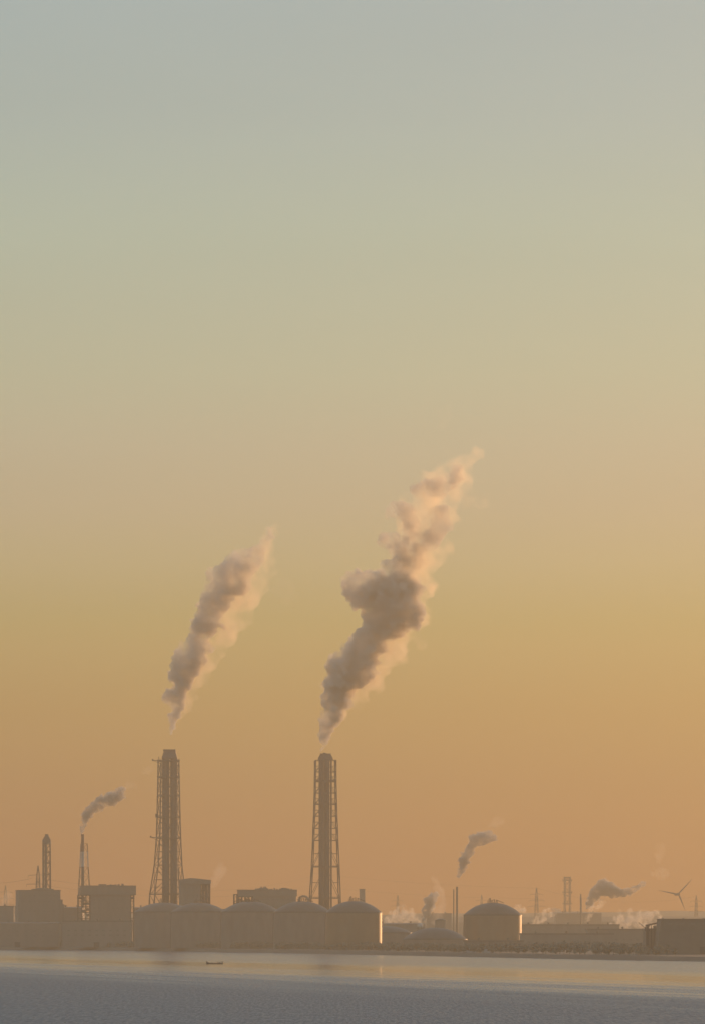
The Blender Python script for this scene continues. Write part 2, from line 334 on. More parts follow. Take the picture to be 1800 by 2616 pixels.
# ------------------------------------------------------------------ boiler houses and halls
def rotw(px0, px1, d, depth, a):                              # wall length whose turned box spans px0..px1
    w = (px1-px0)/F_PX*d; return (w - depth*math.sin(a))/math.cos(a)
def windows(root, x0, x1, yf, rows, n, w=2.4, h=1.8):
    for z in rows:
        for i in range(n):
            x = x0 + (x1-x0)*(i+.5)/n
            f = MB().box(x-w/2, x+w/2, yf-.18, yf+.02, z, z+h).build('window', SIDING, root)
            MB().box(x-w/2+.2, x+w/2-.2, yf-.22, yf-.181, z+.2, z+h-.2).build('pane', GLASS, f)
def open_frame(root, x0, x1, y0, y1, z0, z1, nx, nz, ny=3, rs=.45, fill=0.35, seed=1):
    rnd = random.Random(seed); mb = MB()
    xs = [x0+(x1-x0)*i/nx for i in range(nx+1)]; ys = [y0+(y1-y0)*j/ny for j in range(ny+1)]; zs = [z0+(z1-z0)*k/nz for k in range(nz+1)]
    for x in xs:
        for y in ys: mb.box(x-rs, x+rs, y-rs, y+rs, z0, z1)
    for z in zs[1:]:
        for y in ys: mb.box(x0, x1, y-rs*.8, y+rs*.8, z-rs*1.6, z-.01)
        for x in xs: mb.box(x-rs*.7, x+rs*.7, y0, y1, z-rs*1.5, z-.02)
    for i in range(nx):
        for k in range(nz):
            if rnd.random() < .6:
                a, b = (xs[i], xs[i+1]) if rnd.random() < .5 else (xs[i+1], xs[i]); mb.bar((a, y0, zs[k]), (b, y0, zs[k+1]), rs*.5, 4)
    mb.build('steel_frame', STEEL, root)
    for i in range(nx):
        for k in range(nz):
            eq = MB()
            if rnd.random() < fill:
                a, b = xs[i], xs[i+1]; y = rnd.uniform(y0+1, y1-6); h = (zs[k+1]-zs[k])
                if rnd.random() < .5: eq.box(a+rs, b-rs*(2 if b-a > 4 else 1), y, y+4, zs[k], zs[k]+h*rnd.uniform(.4, .8))
                else: eq.bar((a, y, zs[k]+h*.5), (b, y, zs[k]+h*.5), h*.22, 8)
            if eq.v: eq.build('plant_equipment', SIDING, root)

A10 = R(9)
# far left boiler house (block with a raised middle)
D = 5330.0; s = D/F_PX; z = lambda y: Z(y, D)-3
dep = 36; w = rotw(35, 154, D, dep, A10)
b = thing('boiler_house', 'plain blocky boiler house with a low raised roof, farthest left, below the pointed chimney', 'building', (X(35, D)+dep*math.sin(A10), D-0, 3.0), A10)
MB().box(0, w, 0, dep, 0, z(2275)).build('wall', SIDING, b)
MB().box(-.4, w+.4, -.4, dep+.4, z(2275)+.01, z(2273.6)).build('roof', ROOF, b)
MB().box(38*s, 92*s, 6, 26, z(2273.6)+.01, z(2270.5)).box(50*s, 78*s, 9, 22, z(2270.5)+.01, z(2268)).build('penthouse', SIDING, b)
MB().box(w+.01, w+3, 4, 30, 0, z(2298)).box(w+3.01, w+5, 6, 28, 0, z(2310)).build('stair_annex', SIDING2, b)
windows(b, 4, w-4, 0, [z(2290), z(2305), z(2330)], 7)
# second boiler house (wide slab top on an open frame)
D = 5330.0; dep = 40
b = thing('boiler_house', 'wide boiler house with an overhanging top, at the foot of the banded stack', 'building', (X(206, D), D, 3.0), R(4))
w = 142*s
MB().box(0, w, 0, dep, z(2286), z(2263.5)).build('upper_wall', SIDING, b)
MB().box(26*s, 128*s, 2, dep-2, 0, z(2286)-.01).build('wall', SIDING, b)
MB().box(-.5, w+.5, -.5, dep+.5, z(2263.5)+.01, z(2262.3)).build('roof', ROOF, b)
MB().box(47*s, 67*s, 8, 24, z(2262.3)+.01, z(2258.5)).build('penthouse', SIDING, b)
for q in range(6): MB().lathe([(1.0, z(2262.3)+.01), (1.0, z(2260.6-(q % 3)*.9))], (71+q*4)*s, 12+(q % 2)*5, 10).build('roof_vent', SIDING, b)
MB().box(96*s, 101*s, 10, 16, z(2262.3)+.01, z(2258.5)).build('roof_cabin', SIDING, b); MB().box(105*s, 111*s, 8, 15, z(2262.3)+.01, z(2257.5)).build('roof_cabin', SIDING, b)
open_frame(b, -6*s, 25*s, 2, dep-4, 0, z(2286)-.02, 3, 9, fill=.45, seed=3)
open_frame(b, 129*s, 137*s, 2, dep-4, 0, z(2286)-.02, 1, 9, fill=.6, seed=4)
mb = MB().box(-6*s, -.6, 2, 14, z(2286)+.01, z(2276)); mb.box(-3*s, -.6, 3, 12, z(2276)+.01, z(2268)); mb.build('duct', SIDING2, b)
windows(b, 30*s, 126*s, 2, [z(2300), z(2322)], 8)
# third: dark house right of the big left chimney
D = 5120.0; s = D/F_PX; z = lambda y: Z(y, D)-3; dep = 38
b = thing('boiler_house', 'dark boiler house with a slightly curved top, standing right against the big left chimney', 'building', (X(462, D), D, 3.0), R(5))
w = 77*s
prof = [(0, 2247), (12, 2245), (24, 2243.4), (36, 2243.8), (52, 2245.5), (66, 2247), (77, 2248)]
mb = MB(); vs = []; 
for yy in (-1, dep+1):
    for px_, py_ in prof: vs.append((px_*s, yy, z(py_)))
    for px_, py_ in reversed(prof): vs.append((px_*s, yy, z(2258)))
n_ = len(prof)*2; mb.add(vs, [tuple(range(n_)), tuple(range(2*n_-1, n_-1, -1))] + [(i, i+n_, (i+1) % n_+n_, (i+1) % n_) for i in range(n_)])
mb.build('roof', SIDING, b)
MB().box(0, 51*s, 1, dep-1, 0, z(2258)-.02).build('wall', SIDING, b)
open_frame(b, 51.5*s, 75*s, 1, dep-1, 0, z(2258)-.03, 3, 10, fill=.5, seed=9, rs=.5)
windows(b, 5*s, 48*s, 1, [z(2270), z(2290)], 4)
# fourth: long house left of the big right chimney
D = 5150.0; s = D/F_PX; z = lambda y: Z(y, D)-3; dep = 40
b = thing('boiler_house', 'long boiler house with cluttered roof, left of the big right chimney', 'building', (X(609, D), D, 3.0), R(3))
w = 150*s
MB().box(0, w, 0, dep, z(2290), z(2274)).build('upper_wall', SIDING, b)
MB().box(38*s, w-1, 1, dep-1, 0, z(2290)-.01).build('wall', SIDING, b)
MB().box(-.4, w+.4, -.4, dep+.4, z(2274)+.01, z(2272.8)).build('roof', ROOF, b)
rnd = random.Random(5)
MB().box(50*s, 78*s, 6, 22, z(2272.8)+.01, z(2269.5)).box(56*s, 74*s, 8, 20, z(2269.5)+.001, z(2267.3)).build('penthouse', SIDING, b)
MB().box(106*s, 132*s, 6, 20, z(2272.8)+.01, z(2269.5)).box(112*s, 124*s, 8, 18, z(2269.5)+.001, z(2267.8)).build('penthouse', SIDING, b)
for px_ in (47, 83, 88, 94, 101, 137): MB().lathe([(.9, z(2272.8)+.01), (.9, z(rnd.uniform(2268, 2270.5)))], px_*s, rnd.uniform(8, 24), 10).build('roof_vent', SIDING, b)
for px_ in (60, 67, 71): MB().lathe([(.7, z(2267.3)+.01), (.7, z(2264.6))], px_*s, 14, 10).build('roof_vent', SIDING, b)
open_frame(b, 1.5*s, 37*s, 2, dep-3, 0, z(2290)-.02, 4, 8, fill=.5, seed=12)
open_frame(b, -10*s, -2*s, 2, dep-10, 0, z(2284), 1, 8, fill=.6, seed=14)
windows(b, 44*s, 146*s, 1, [z(2300), z(2318)], 8)
mb = MB()                                                     # swan-neck duct at the right end
pts = [(w+3, z(2312)), (w+3, z(2297)), (w+4.5, z(2291)), (w+8, z(2289)), (w+11.5, z(2292)), (w+13, z(2298)), (w+13, z(2320))]
for p, q in zip(pts, pts[1:]): mb.bar((p[0], 12, p[1]), (q[0], 12, q[1]), 1.3, 10)
mb.build('duct', SIDING2, b)

# long low halls that close the skyline between them
def hall(label, px0, px1, py, D, dep, a, wall, group=None, name='industrial_hall', roof_h=1.4, win=6, rows=1, ridged=True, cat='building', stair=True):
    s = D/F_PX; z = lambda y: Z(y, D)-3
    w = rotw(px0, px1, D, dep, a) if a > 0 else (px1-px0)*s
    b = thing(name, label, cat, (X(px0, D)+dep*math.sin(a), D, 3.0), a, group)
    H = z(py); e = H-roof_h
    MB().box(0, w, 0, dep, 0, e).build('wall', wall, b)
    if ridged:
        MB().add([(-.5, -.5, e+.01), (w+.5, -.5, e+.01), (w+.5, dep/2, H), (-.5, dep/2, H), (w+.5, dep+.5, e+.01), (-.5, dep+.5, e+.01)],
                 [(0,1,2,3), (3,2,4,5), (0,3,5), (1,4,2), (5,4,1,0)]).build('roof', ROOF, b)
    else: MB().box(-.5, w+.5, -.5, dep+.5, e+.01, H).build('roof', ROOF, b)
    if win: windows(b, 3, w-3, 0, [e*.45+k*5 for k in range(rows)], win, 3.0, 1.6)
    dr = MB().box(w*.5-3, w*.5+3, -.2, .02, 0, 5.5).build('door', STEEL, b)
    nv = max(2, int(w/22))
    for i in range(nv): x = w*(i+.5)/nv; MB().lathe([(.9, e), (.9, H+1.0), (1.3, H+1.1), (1.2, H+1.9)], x, dep/2, 10).build('roof_vent', SIDING, b)
    return b
hall('long flat-topped plant hall at the left edge of the skyline', -70, 36, 2314, 5520, 50, R(0), SIDING2, ridged=False)
hall('low plant hall filling the gap between the two leftmost boiler houses', 150, 210, 2316.5, 5420, 50, R(0), SIDING, win=3)
hall('low plant hall between the wide boiler house and the big left chimney', 340, 412, 2317, 5420, 50, R(0), SIDING2, win=4)
hall('low hall in the gap left of the long boiler house', 535, 625, 2322, 5260, 40, R(0), SIDING2, win=4, ridged=False)
hall('low hall behind the tanks at the foot of the big right chimney', 745, 880, 2322, 5400, 50, R(0), SIDING, win=6)
hall('long pale waterfront warehouse at the left edge', -60, 150, 2356, 5330-80, 44, R(0), SIDING, win=9, rows=2)
hall('waterfront warehouse below the banded stack', 160, 335, 2352, 5120, 44, R(0), SIDING2, win=9, rows=2, ridged=False)

# ------------------------------------------------------------------ storage tanks
def tank(label, px, D, rp, py_edge, py_top, gear=True, group='domed storage tanks', zb=0.0, wallmat=CONC, n=96):
    s = D/F_PX; r = rp*s; ze = Z(py_edge, D)-3; zt = Z(py_top, D)-3
    b = thing('storage_tank', label, 'tank', (X(px, D), D, 3.0), 0, group)
    MB().lathe([(r, 0), (r, ze)], 0, 0, n).build('wall', wallmat, b)
    rise = zt-ze; Rs = (r*r+rise*rise)/(2*rise); pr = [(r+.35, ze+.003), (r+.35, ze+.55)]
    for i in range(1, 15):
        rr = r*(1-i/15); pr.append((rr, ze+.55+math.sqrt(Rs*Rs-rr*rr)-(Rs-rise)-.55*i/15))
    pr.append((.05, zt+.02)); MB().lathe(pr, 0, 0, n).build('dome', DOME, b)
    if gear:
        mb = MB(); w = 4.6
        mb.box(-w, w, -2.5, 2.5, zt+.3, zt+.6)
        for x in (-w, -w/3, w/3, w):
            for y in (-2.4, 2.4): mb.bar((x, y, zt-.6), (x, y, zt+2.6), .16, 4)
        mb.bar((-w, -2.4, zt+1.6), (w, -2.4, zt+1.6), .1, 4); mb.bar((-w, 2.4, zt+1.6), (w, 2.4, zt+1.6), .1, 4)
        mb.build('roof_platform', STEEL, b)
        mb = MB()
        for x, h in ((-3.4, 3.6), (-2.2, 4.4), (-.6, 2.6), (1.8, 3.3), (3.6, 3.0)): mb.bar((x, 0, zt+.6), (x, 0, zt+h), .38, 8)
        mb.bar((-3.4, 0, zt+3.6), (-2.2, 0, zt+4.3), .3, 6); mb.bar((-.6, 0, zt+2.4), (1.8, 0, zt+3.1), .25, 6)
        mb.bar((3.6, 0, zt+2.6), (w+6, 0, zt-.2), .3, 6)
        mb.build('roof_piping', STEEL, b)
        mb = MB()                                             # stair that climbs the wall
        for i in range(60):
            t = math.pi + .05 + i*.004; t2 = t+.004; za, zb2 = ze*i/60, ze*(i+1)/60
            mb.bar(((r+.9)*math.cos(t), (r+.9)*math.sin(t), za), ((r+.9)*math.cos(t2), (r+.9)*math.sin(t2), zb2), .25, 4)
        mb.build('spiral_stair', STEEL, b)
    return b
tank('domed tank in front of the foot of the big left chimney, first from the left', 418, 4960, 75, 2331, 2306)
tank('domed tank half hidden behind the first one, right of the big left chimney', 508, 4850, 70, 2331, 2306.5)
tank('domed tank in front of the long boiler house', 640, 4700, 75, 2331, 2303.5)
tank('domed tank just left of the big right chimney base', 772, 4545, 73, 2332, 2303)
tank('domed tank whose right edge glows bright orange, right of the big right chimney', 903, 4390, 71.5, 2333, 2302, wallmat=SHEEN)
tank('lone domed tank with a lit right edge, standing apart on the right', 1257, 4450, 74, 2339, 2306.5, wallmat=SHEEN)
tank('flatter in-ground tank dome just right of the glowing tank', 985, 4620, 66, 2384, 2366, gear=False)
tank('low in-ground tank dome just left of the lone domed tank', 1110, 4250, 82, 2401, 2370, gear=False)
tank('small upright tank with a pale right edge, behind the low domes', 1124, 5300, 14, 2352, 2347, gear=False, group=None)

# ------------------------------------------------------------------ right-hand half: stacks, mast, turbine, sheds
D = 6200.0; s = D/F_PX
b = thing('square_stack', 'stubby square grey stack standing alone right of the big right chimney', 'chimney', (X(924.5, D), D, 3.0), R(8))
hh = 6.4*s; Ht = Z(2273, D)-3
MB().box(-hh, hh, -hh, hh, 0, Ht).build('shaft', SIDING, b)
MB().box(-hh-.4, hh+.4, -hh-.4, hh+.4, Ht+.01, Ht+1.0).build('rim', ROOF, b)
D = 5900.0; s = D/F_PX
for px, py, rp, lab in ((1166, 2265.5, 2.5, 'taller dark one of two thin stacks side by side, left of the lone domed tank'), (1157.5, 2272, 1.5, 'thinner shorter one of two stacks side by side, left of the lone domed tank')):
    b = thing('thin_stack', lab, 'chimney', (X(px, D), D, 3.0), 0, 'twin thin stacks')
    H = Z(py, D)-3
    MB().lathe([(rp*s*1.15, 0), (rp*s, H)], 0, 0, 16).build('shaft', STEEL, b)
    MB().lathe([(rp*s*1.35, H-3), (rp*s*1.35, H-2.4)], 0, 0, 16).build('ring_platform', STEEL, b)
D = 7000.0; s = D/F_PX
b = thing('thin_stack', 'single dark stack between the platformed tower and the smoke drift on the right', 'chimney', (X(1482, D), D, 3.0), 0)
H = Z(2284, D)-3; MB().lathe([(2.9*s, 0), (2.4*s, H*.93), (1.6*s, H*.93+.01), (1.6*s, H)], 0, 0, 16).build('shaft', STEEL, b)
MB().lathe([(3.2*s, H*.7), (3.2*s, H*.7+.8)], 0, 0, 16).build('ring_platform', STEEL, b)

D = 8700.0; s = D/F_PX; z = lambda y: Z(y, D)-3
b = thing('flue_chimney', 'pale distant flue tower with flared platforms, right of the lone domed tank', 'chimney', (X(1447.5, D), D, 3.0), 0)
for fx, rr, m_ in ((-5.4, 1.5, FLUE), (5.2, 1.2, FLUE)): MB().lathe([(rr*s, 0), (rr*s, z(2241))], fx*s, 0, 14).build('flue', m_, b)
lattice(b, [(0, 12*s, 0)] + [(z(y), 7.4*s, 0) for y in (2312, 2296, 2280, 2265, 2250, 2241)], R(8), .35, .22, 'X')
for y, h in ((2250, 11.5), (2243, 8.5), (2281, 11.5), (2310, 11.5)): platform(b, z(y), h*s, 0, R(3), t=1.2, rail=1.2)
mb = MB()
for y in (2250, 2281): 
    for sx in (-1, 1): mb.bar((sx*11.5*s, 0, z(y)), (sx*7.4*s, 0, z(y+8)), .35, 5); mb.bar((sx*11.5*s, 0, z(y)), (sx*11.5*s, 0, z(y-4)), .25, 5)
mb.build('bracket', STEEL, b)

D = 6300.0; s = D/F_PX
b = thing('wind_turbine', 'white three-bladed wind turbine standing behind the dark block at the far right', 'wind turbine', (X(1731, D), D, 3.0), 0)
H = Z(2285, D)-3
MB().lathe([(3.7*s, 0), (2.6*s, H-1.5)], 0, 0, 20).build('tower', SIDING2, b)
nac = MB().box(-1.7, 1.7, -3.5, 5.5, H-1.49, H+2.0).build('nacelle', SIDING2, b)
MB().lathe([(.3, -1.6), (1.4, -.9), (1.9, 0), (1.9, 1.5)], 0, 0, 16).build('rotor_hub', SIDING2, b)
hub = b.children[-1]; hub.location = (0, -3.52-1.2, H+.3); hub.rotation_euler = (R(-90), 0, 0)
for ang, ln in ((48, 52), (169, 53), (-68, 45)):
    a = R(ang); L_ = ln*s; mb = MB(); st = []
    for t, ch, th in ((0, .9, .9), (.06, 1.1, .7), (.2, 2.0, .5), (.5, 1.35, .3), (.8, .8, .18), (1, .25, .08)): st.append((t*L_, ch, th))
    vs = []; fs = []
    dx, dz = math.cos(a), math.sin(a); nx_, nz_ = -dz, dx
    for q, ch, th in st:
        for c, t2 in ((-.35, 0), (0, -.5), (.65, 0), (0, .5)):
            vs.append((dx*q + nx_*c*ch, -4.7 + t2*th*2, H+.3 + dz*q + nz_*c*ch))
    for i in range(len(st)-1):
        for k in range(4): fs.append((i*4+k, i*4+(k+1) % 4, (i+1)*4+(k+1) % 4, (i+1)*4+k))
    fs += [(3, 2, 1, 0), tuple(range(len(vs)-4, len(vs)))]
    mb.add(vs, fs).build('blade', SIDING2, b)

hall('wide low shed right of the glowing tank, under the drifting white steam', 940, 1085, 2358, 5200, 40, R(0), SIDING2, win=6)
hall('distant dark hall left of the twin thin stacks', 1090, 1152, 2333, 6900, 40, R(0), SIDING, win=3, ridged=False)
hall('distant hall around the foot of the platformed tower', 1418, 1535, 2331, 7600, 50, R(0), SIDING, win=5)
hall('distant long hall right of the lone domed tank', 1325, 1580, 2361, 5300, 50, R(0), SIDING2, win=10, ridged=False)
hall('long flat warehouse in front of the billowing white steam', 1500, 1682, 2372.5, 4600, 40, R(0), SIDING, win=9, ridged=False)
hall('long grey quayside warehouse right of the lone domed tank', 1330, 1565, 2384, 4300, 40, R(0), SIDING2, win=10, ridged=False)
hall('low quayside shed in front of the lone domed tank', 1185, 1335, 2402, 3950, 30, R(0), SIDING, win=7, ridged=False)
# near dark block at the right
D = 3420.0; s = D/F_PX; z = lambda y: Z(y, D)-3
b = thing('stockyard_building', 'large dark flat-roofed building on the near shore at the right edge', 'building', (X(1682, D), D, 3.0), 0)
W_ = 260*s
MB().add([(-2, 0, 0), (W_, 0, 0), (W_, 45, 0), (-2, 45, 0), (1.5, 0, z(2349)), (W_, 0, z(2349)), (W_, 45, z(2349)), (1.5, 45, z(2349))],
         [(3,2,1,0), (4,5,6,7), (0,1,5,4), (1,2,6,5), (2,3,7,6), (3,0,4,7)]).build('wall', COAL, b)
MB().box(1.0, W_+.5, -.6, 45.6, z(2349)+.01, z(2347)).build('roof', ROOF, b)
for i in range(5): MB().box(W_*i/5+3, W_*i/5+4.2, 10, 14, z(2347)+.01, z(2345.6)).build('roof_vent', SIDING, b)
windows(b, 4, W_-4, 0, [z(2362)], 8, 2.5, 1.2)
MB().box(W_*.4, W_*.4+6, -.25, .02, 0, 5.5).build('door', STEEL, b)
hall('lower annex of the dark shore building, on its left side', 1648, 1683, 2372, 3460, 30, R(0), COAL, name='annex_shed', win=2, ridged=False)
b = thing('loading_conveyor', 'inclined conveyor gallery climbing to the dark shore building', 'conveyor', (X(1650, D), D+20, 3.0), 0)
MB().bar((X(1652, D)-X(1650, D), 0, z(2364.5)), (X(1681, D)-X(1650, D), 0, z(2358)), .8, 4).build('gallery', STEEL, b)
mb = MB()
for px_, py_ in ((1660, 2364), (1667, 2362), (1676, 2361)): mb.bar((X(px_, D)-X(1650, D), 0, 0), (X(px_, D)-X(1650, D), 0, z(py_)), .3, 4)
mb.bar((X(1655, D)-X(1650, D), 0, z(2372)), (X(1664, D)-X(1650, D), 0, z(2364)), .2, 4); mb.build('trestle', STEEL, b)
b = thing('derrick_crane', 'small crane boom leaning left of the conveyor at the right', 'crane', (X(1651, D), D+25, 3.0), 0)
MB().bar((1.5, 0, z(2374)), (-4.6, 0, z(2356)), .35, 5, .2).build('boom', STEEL, b)
MB().box(0, 3.5, -2, 2, z(2378), z(2372)).box(1, 2.5, -1, 1, 0, z(2378)-.01).build('cab', STEEL, b)
# glinting sphere tank and small lit quay sheds
D = 5000.0
b = thing('sphere_tank', 'small white spherical tank that catches a bright glint, behind the low domes', 'tank', (X(1072, D), D, 3.0), 0)
zc = Z(2366, D)-3; mb = MB(); rr = 3.2
mb.lathe([(max(.05, rr*math.sin(math.pi*i/16)), zc-rr*math.cos(math.pi*i/16)) for i in range(17)], 0, 0, 24).build('shell', mat('glossy_white_paint', (.5, .45, .38), (.45, .42, .36), .15), b)
mb = MB()
for k in range(6): t = k*math.pi/3; mb.bar((2.9*math.cos(t), 2.9*math.sin(t), 0), (2.9*math.cos(t), 2.9*math.sin(t), zc), .22, 6)
mb.build('support_columns', STEEL, b)
for px0, px1, py, D, lab in ((1180, 1215, 2435, 3740, 'small pale quay hut, left one of two at the water below the lone tank'), (1232, 1262, 2435, 3690, 'small pale quay hut, right one of two at the water below the lone tank')):
    s = D/F_PX; zt = max(Z(py, D)-3, 3.2)
    b = thing('quay_hut', lab, 'hut', (X(px0, D), D, 3.0), 0, 'pale quay huts')
    MB().box(0, (px1-px0)*s, 0, 5, 0, zt).build('wall', WHITEP, b)
    MB().box(-.3, (px1-px0)*s+.3, -.3, 5.3, zt+.01, zt+.4).build('roof', ROOF, b)

# ------------------------------------------------------------------ transmission pylons and cables
def pylon(px, py, D, label, arms=3, scale=1.0, a=R(20)):
    s = D/F_PX; H = Z(py, D)-3
    b = thing('transmission_pylon', label, 'pylon', (X(px, D), D, 3.0), a, 'distant transmission pylons')
    lv = [(0, H*.075), (H*.3, H*.05), (H*.55, H*.03), (H*.72, H*.022), (H*.86, H*.018), (H, H*.004)]
    lattice(b, [(z_, h, 0) for z_, h in lv], 0, .24, .14, 'X')
    for k in range(arms):
        zz_ = H*(.66+.11*k); L_ = H*(.17-.02*k); mb = MB()
        for sx in (-1, 1):
            mb.bar((0, 0, zz_+1.6), (sx*L_, 0, zz_), .2, 4); mb.bar((0, 0, zz_-.4), (sx*L_, 0, zz_), .2, 4); mb.bar((sx*L_, 0, zz_), (sx*L_, 0, zz_-3), .18, 4)
        mb.build('crossarm', STEEL, b)
    return b, H
PYL = [(15, 2262, 8200, 'faint pylon near the left edge of the photo'), (98, 2212, 5750, 'pylon with wide crossarms close left of the pointed chimney'),
       (1015, 2287, 8600, 'faint pylon between the square stack and the twin thin stacks'), (1229, 2286, 8800, 'short faint pylon just left of the lone tank top'),
       (1369, 2268, 8000, 'faint pylon right of the lone domed tank'), (1777, 2288, 8200, 'faint pylon right of the wind turbine')]
for p in PYL: pylon(*p)
def cable(px0, py0, D0, px1, py1, D1_, sag, label, r=.13, n=26):
    a = Vector((X(px0, D0), D0, Z(py0, D0))); c = Vector((X(px1, D1_), D1_, Z(py1, D1_))); mb = MB(); pts = []
    for i in range(n+1):
        t = i/n; p = a.lerp(c, t); p.z -= sag*4*t*(1-t); pts.append(p)
    for p, q in zip(pts, pts[1:]): mb.bar(p, q, r, 4)
    return tag(mb.build('power_line', CABLE), label, 'cable', 'overhead power lines')
cable(-60, 2250, 8200, 85, 2243, 5760, 5, 'power line running in from the left edge to the pylon beside the pointed chimney')
cable(110, 2245, 5760, 800, 2238, 9000, 22, 'upper power line sagging behind the big left chimney')
cable(110, 2262, 5760, 800, 2262, 9000, 18, 'lower power line sagging behind the big left chimney')
cable(800, 2231, 9000, 1369, 2269, 8010, 5, 'upper power line sloping down right of the big right chimney')
cable(800, 2264, 9000, 1369, 2296, 8010, 5, 'lower power line sloping down right of the big right chimney')
cable(1369, 2269, 8010, 1777, 2290, 8210, 16, 'power line passing behind the wind turbine')

# ------------------------------------------------------------------ shoreline trees: a belt that reads as one mass
rnd = random.Random(21); mb = MB()
def shore_at(t):
    i = int(t); f = t-i; a, b_ = SHORE[i], SHORE[i+1]; return a[0]+(b_[0]-a[0])*f, a[1]+(b_[1]-a[1])*f
seg = [math.dist(SHORE[i], SHORE[i+1]) for i in range(len(SHORE)-1)]
for i in range(1, 9):
    nt_ = int(seg[i]/5.5)
    if i == 7: continue
    for k in range(nt_):
        x, y = shore_at(i + (k+rnd.random()*.8)/nt_); off = rnd.choice((16, 24, 33)) + rnd.random()*5
        x += off*.97; y += off*.25
        th = rnd.uniform(4.5, 8.5)*(1.12 if i >= 5 else 1.0)*(.9+.3*noise.noise((x*.02, y*.005, 2)))
        mb.bar((x, y, 2.9), (x+rnd.uniform(-.3, .3), y, 2.9+th*.5), .22, 4, .12)
        for q in range(44):
            u1, u2, u3 = rnd.gauss(0, .42), rnd.gauss(0, .42), rnd.uniform(-1, 1)
            c = Vector((x+u1*th*.42, y+u2*th*.42, 2.9+th*.62+u3*th*.36)); rr = rnd.uniform(.6, 1.4)
            a = Vector((rnd.uniform(-1, 1), rnd.uniform(-1, 1), rnd.uniform(-1, 1))).normalized()*rr; d = a.orthogonal().normalized()*rr*rnd.uniform(.6, 1)
            mb.add([c-a, c+d, c+a*.9, c-d], [(0, 1, 2, 3)])
tag(mb.build('shore_trees', LEAF), 'low dark belt of trees along the quay', 'trees', kind='stuff')

# ------------------------------------------------------------------ small fishing boat with its occupants
D = 217800.0/(2463.0-2385)
b = thing('fishing_boat', 'small dark open fishing boat with a raised bow on the calm water', 'boat', (X(549, D), D, 0.0), R(4))
Lh = 9.4; st = []
for i in range(15):
    t = i/14; x = -Lh/2 + Lh*t; wb = 1.15*math.sin(math.pi*min(1, .18+t*.75))**.7*(1 if t > .04 else .25); 
    sheer = .62 + 1.25*max(0, (.22-t)/.22)**1.6 + .18*max(0, (t-.75)/.25); keel = -.35 + .5*max(0, (.2-t)/.2)**1.5
    st.append((x - .35*max(0, (.2-t)/.2), wb, sheer, keel))
vs = []; fs = []
for x, wb, sh, ke in st: vs += [(x, -wb, sh), (x, -wb*.72, (sh+ke)*.4), (x, 0, ke), (x, wb*.72, (sh+ke)*.4), (x, wb, sh), (x, wb*.82, sh-.02), (x, 0, max(ke+.12, .1)), (x, -wb*.82, sh-.02)]
for i in range(14):
    for k in range(8): fs.append((i*8+k, (i+1)*8+k, (i+1)*8+(k+1) % 8, i*8+(k+1) % 8))
fs += [(7, 6, 5, 4, 3, 2, 1, 0), tuple(range(14*8, 15*8))]
MB().add(vs, fs).build('hull', HULL, b)
mb = MB(); mb.bar((-4.75, 0, 1.4), (-5.0, 0, 2.3), .09, 6); mb.build('bow_post', HULL, b)
MB().box(-1.9, -.9, -.55, .55, .12, 1.0).box(-.1, .5, -.7, .7, .35, .75).build('fish_locker', HULL, b)
MB().box(2.35, 3.25, -.55, .5, .2, 1.15).box(2.2, 3.4, -.65, .6, 1.16, 1.28).build('engine_box', HULL, b)
mb = MB(); mb.box(4.25, 4.75, -.25, .25, .75, 1.75); mb.bar((4.6, 0, .9), (4.85, 0, -.5), .12, 6); mb.bar((4.3, 0, 1.5), (3.5, 0, 1.35), .05, 5); mb.build('outboard_motor', STEEL, b)

def person(label, loc, rz, joints, radii, edges, hair):
    me = bpy.data.meshes.new('person'); me.from_pydata(joints, edges, []); o = bpy.data.objects.new('person_tmp', me); C.objects.link(o)
    sk = o.modifiers.new('skin', 'SKIN'); sb = o.modifiers.new('sub', 'SUBSURF'); sb.levels = 2; sb.render_levels = 2
    for v, r_ in zip(me.skin_vertices[0].data, radii): v.radius = (r_, r_)
    me.skin_vertices[0].data[0].use_root = True
    dg = bpy.context.evaluated_depsgraph_get(); nm = bpy.data.meshes.new_from_object(o.evaluated_get(dg)); bpy.data.objects.remove(o)
    nm.name = 'person'; nm.materials.clear(); nm.materials.append(CLOTH); p = bpy.data.objects.new('person', nm); C.objects.link(p)
    p.location = loc; p.rotation_euler = (0, 0, rz); tag(p, label, 'person'); return p
# seated, leaning forward a little, hands towards the knees: facing -X (the bow)
J = [(0, 0, 0), (0, 0, .25), (-.06, 0, .47), (-.09, 0, .58), (-.12, 0, .70), (-.14, 0, .80),
     (-.06, .20, .50), (-.20, .26, .26), (-.40, .18, .17), (-.48, .16, .15),
     (-.06, -.20, .50), (-.20, -.26, .26), (-.40, -.18, .17), (-.48, -.16, .15),
     (-.02, .10, -.02), (-.42, .14, .03), (-.44, .14, -.36), (-.55, .14, -.40),
     (-.02, -.10, -.02), (-.42, -.14, .03), (-.44, -.14, -.36), (-.55, -.14, -.40)]
RR = [.15, .15, .15, .06, .10, .07, .07, .05, .035, .03, .07, .05, .035, .03, .09, .065, .05, .04, .09, .065, .05, .04]
EE = [(0,1),(1,2),(2,3),(3,4),(4,5),(2,6),(6,7),(7,8),(8,9),(2,10),(10,11),(11,12),(12,13),(0,14),(14,15),(15,16),(16,17),(0,18),(18,19),(19,20),(20,21)]
bx, by = X(549, D), D
person('person in dark clothes sitting low near the stern of the fishing boat', (bx+1.75*math.cos(R(4)), by+1.75*math.sin(R(4)), .98), R(4), J, RR, EE, None)
MB().box(1.35, 2.05, -.75, .75, .55, .83).build('thwart', HULL, b)

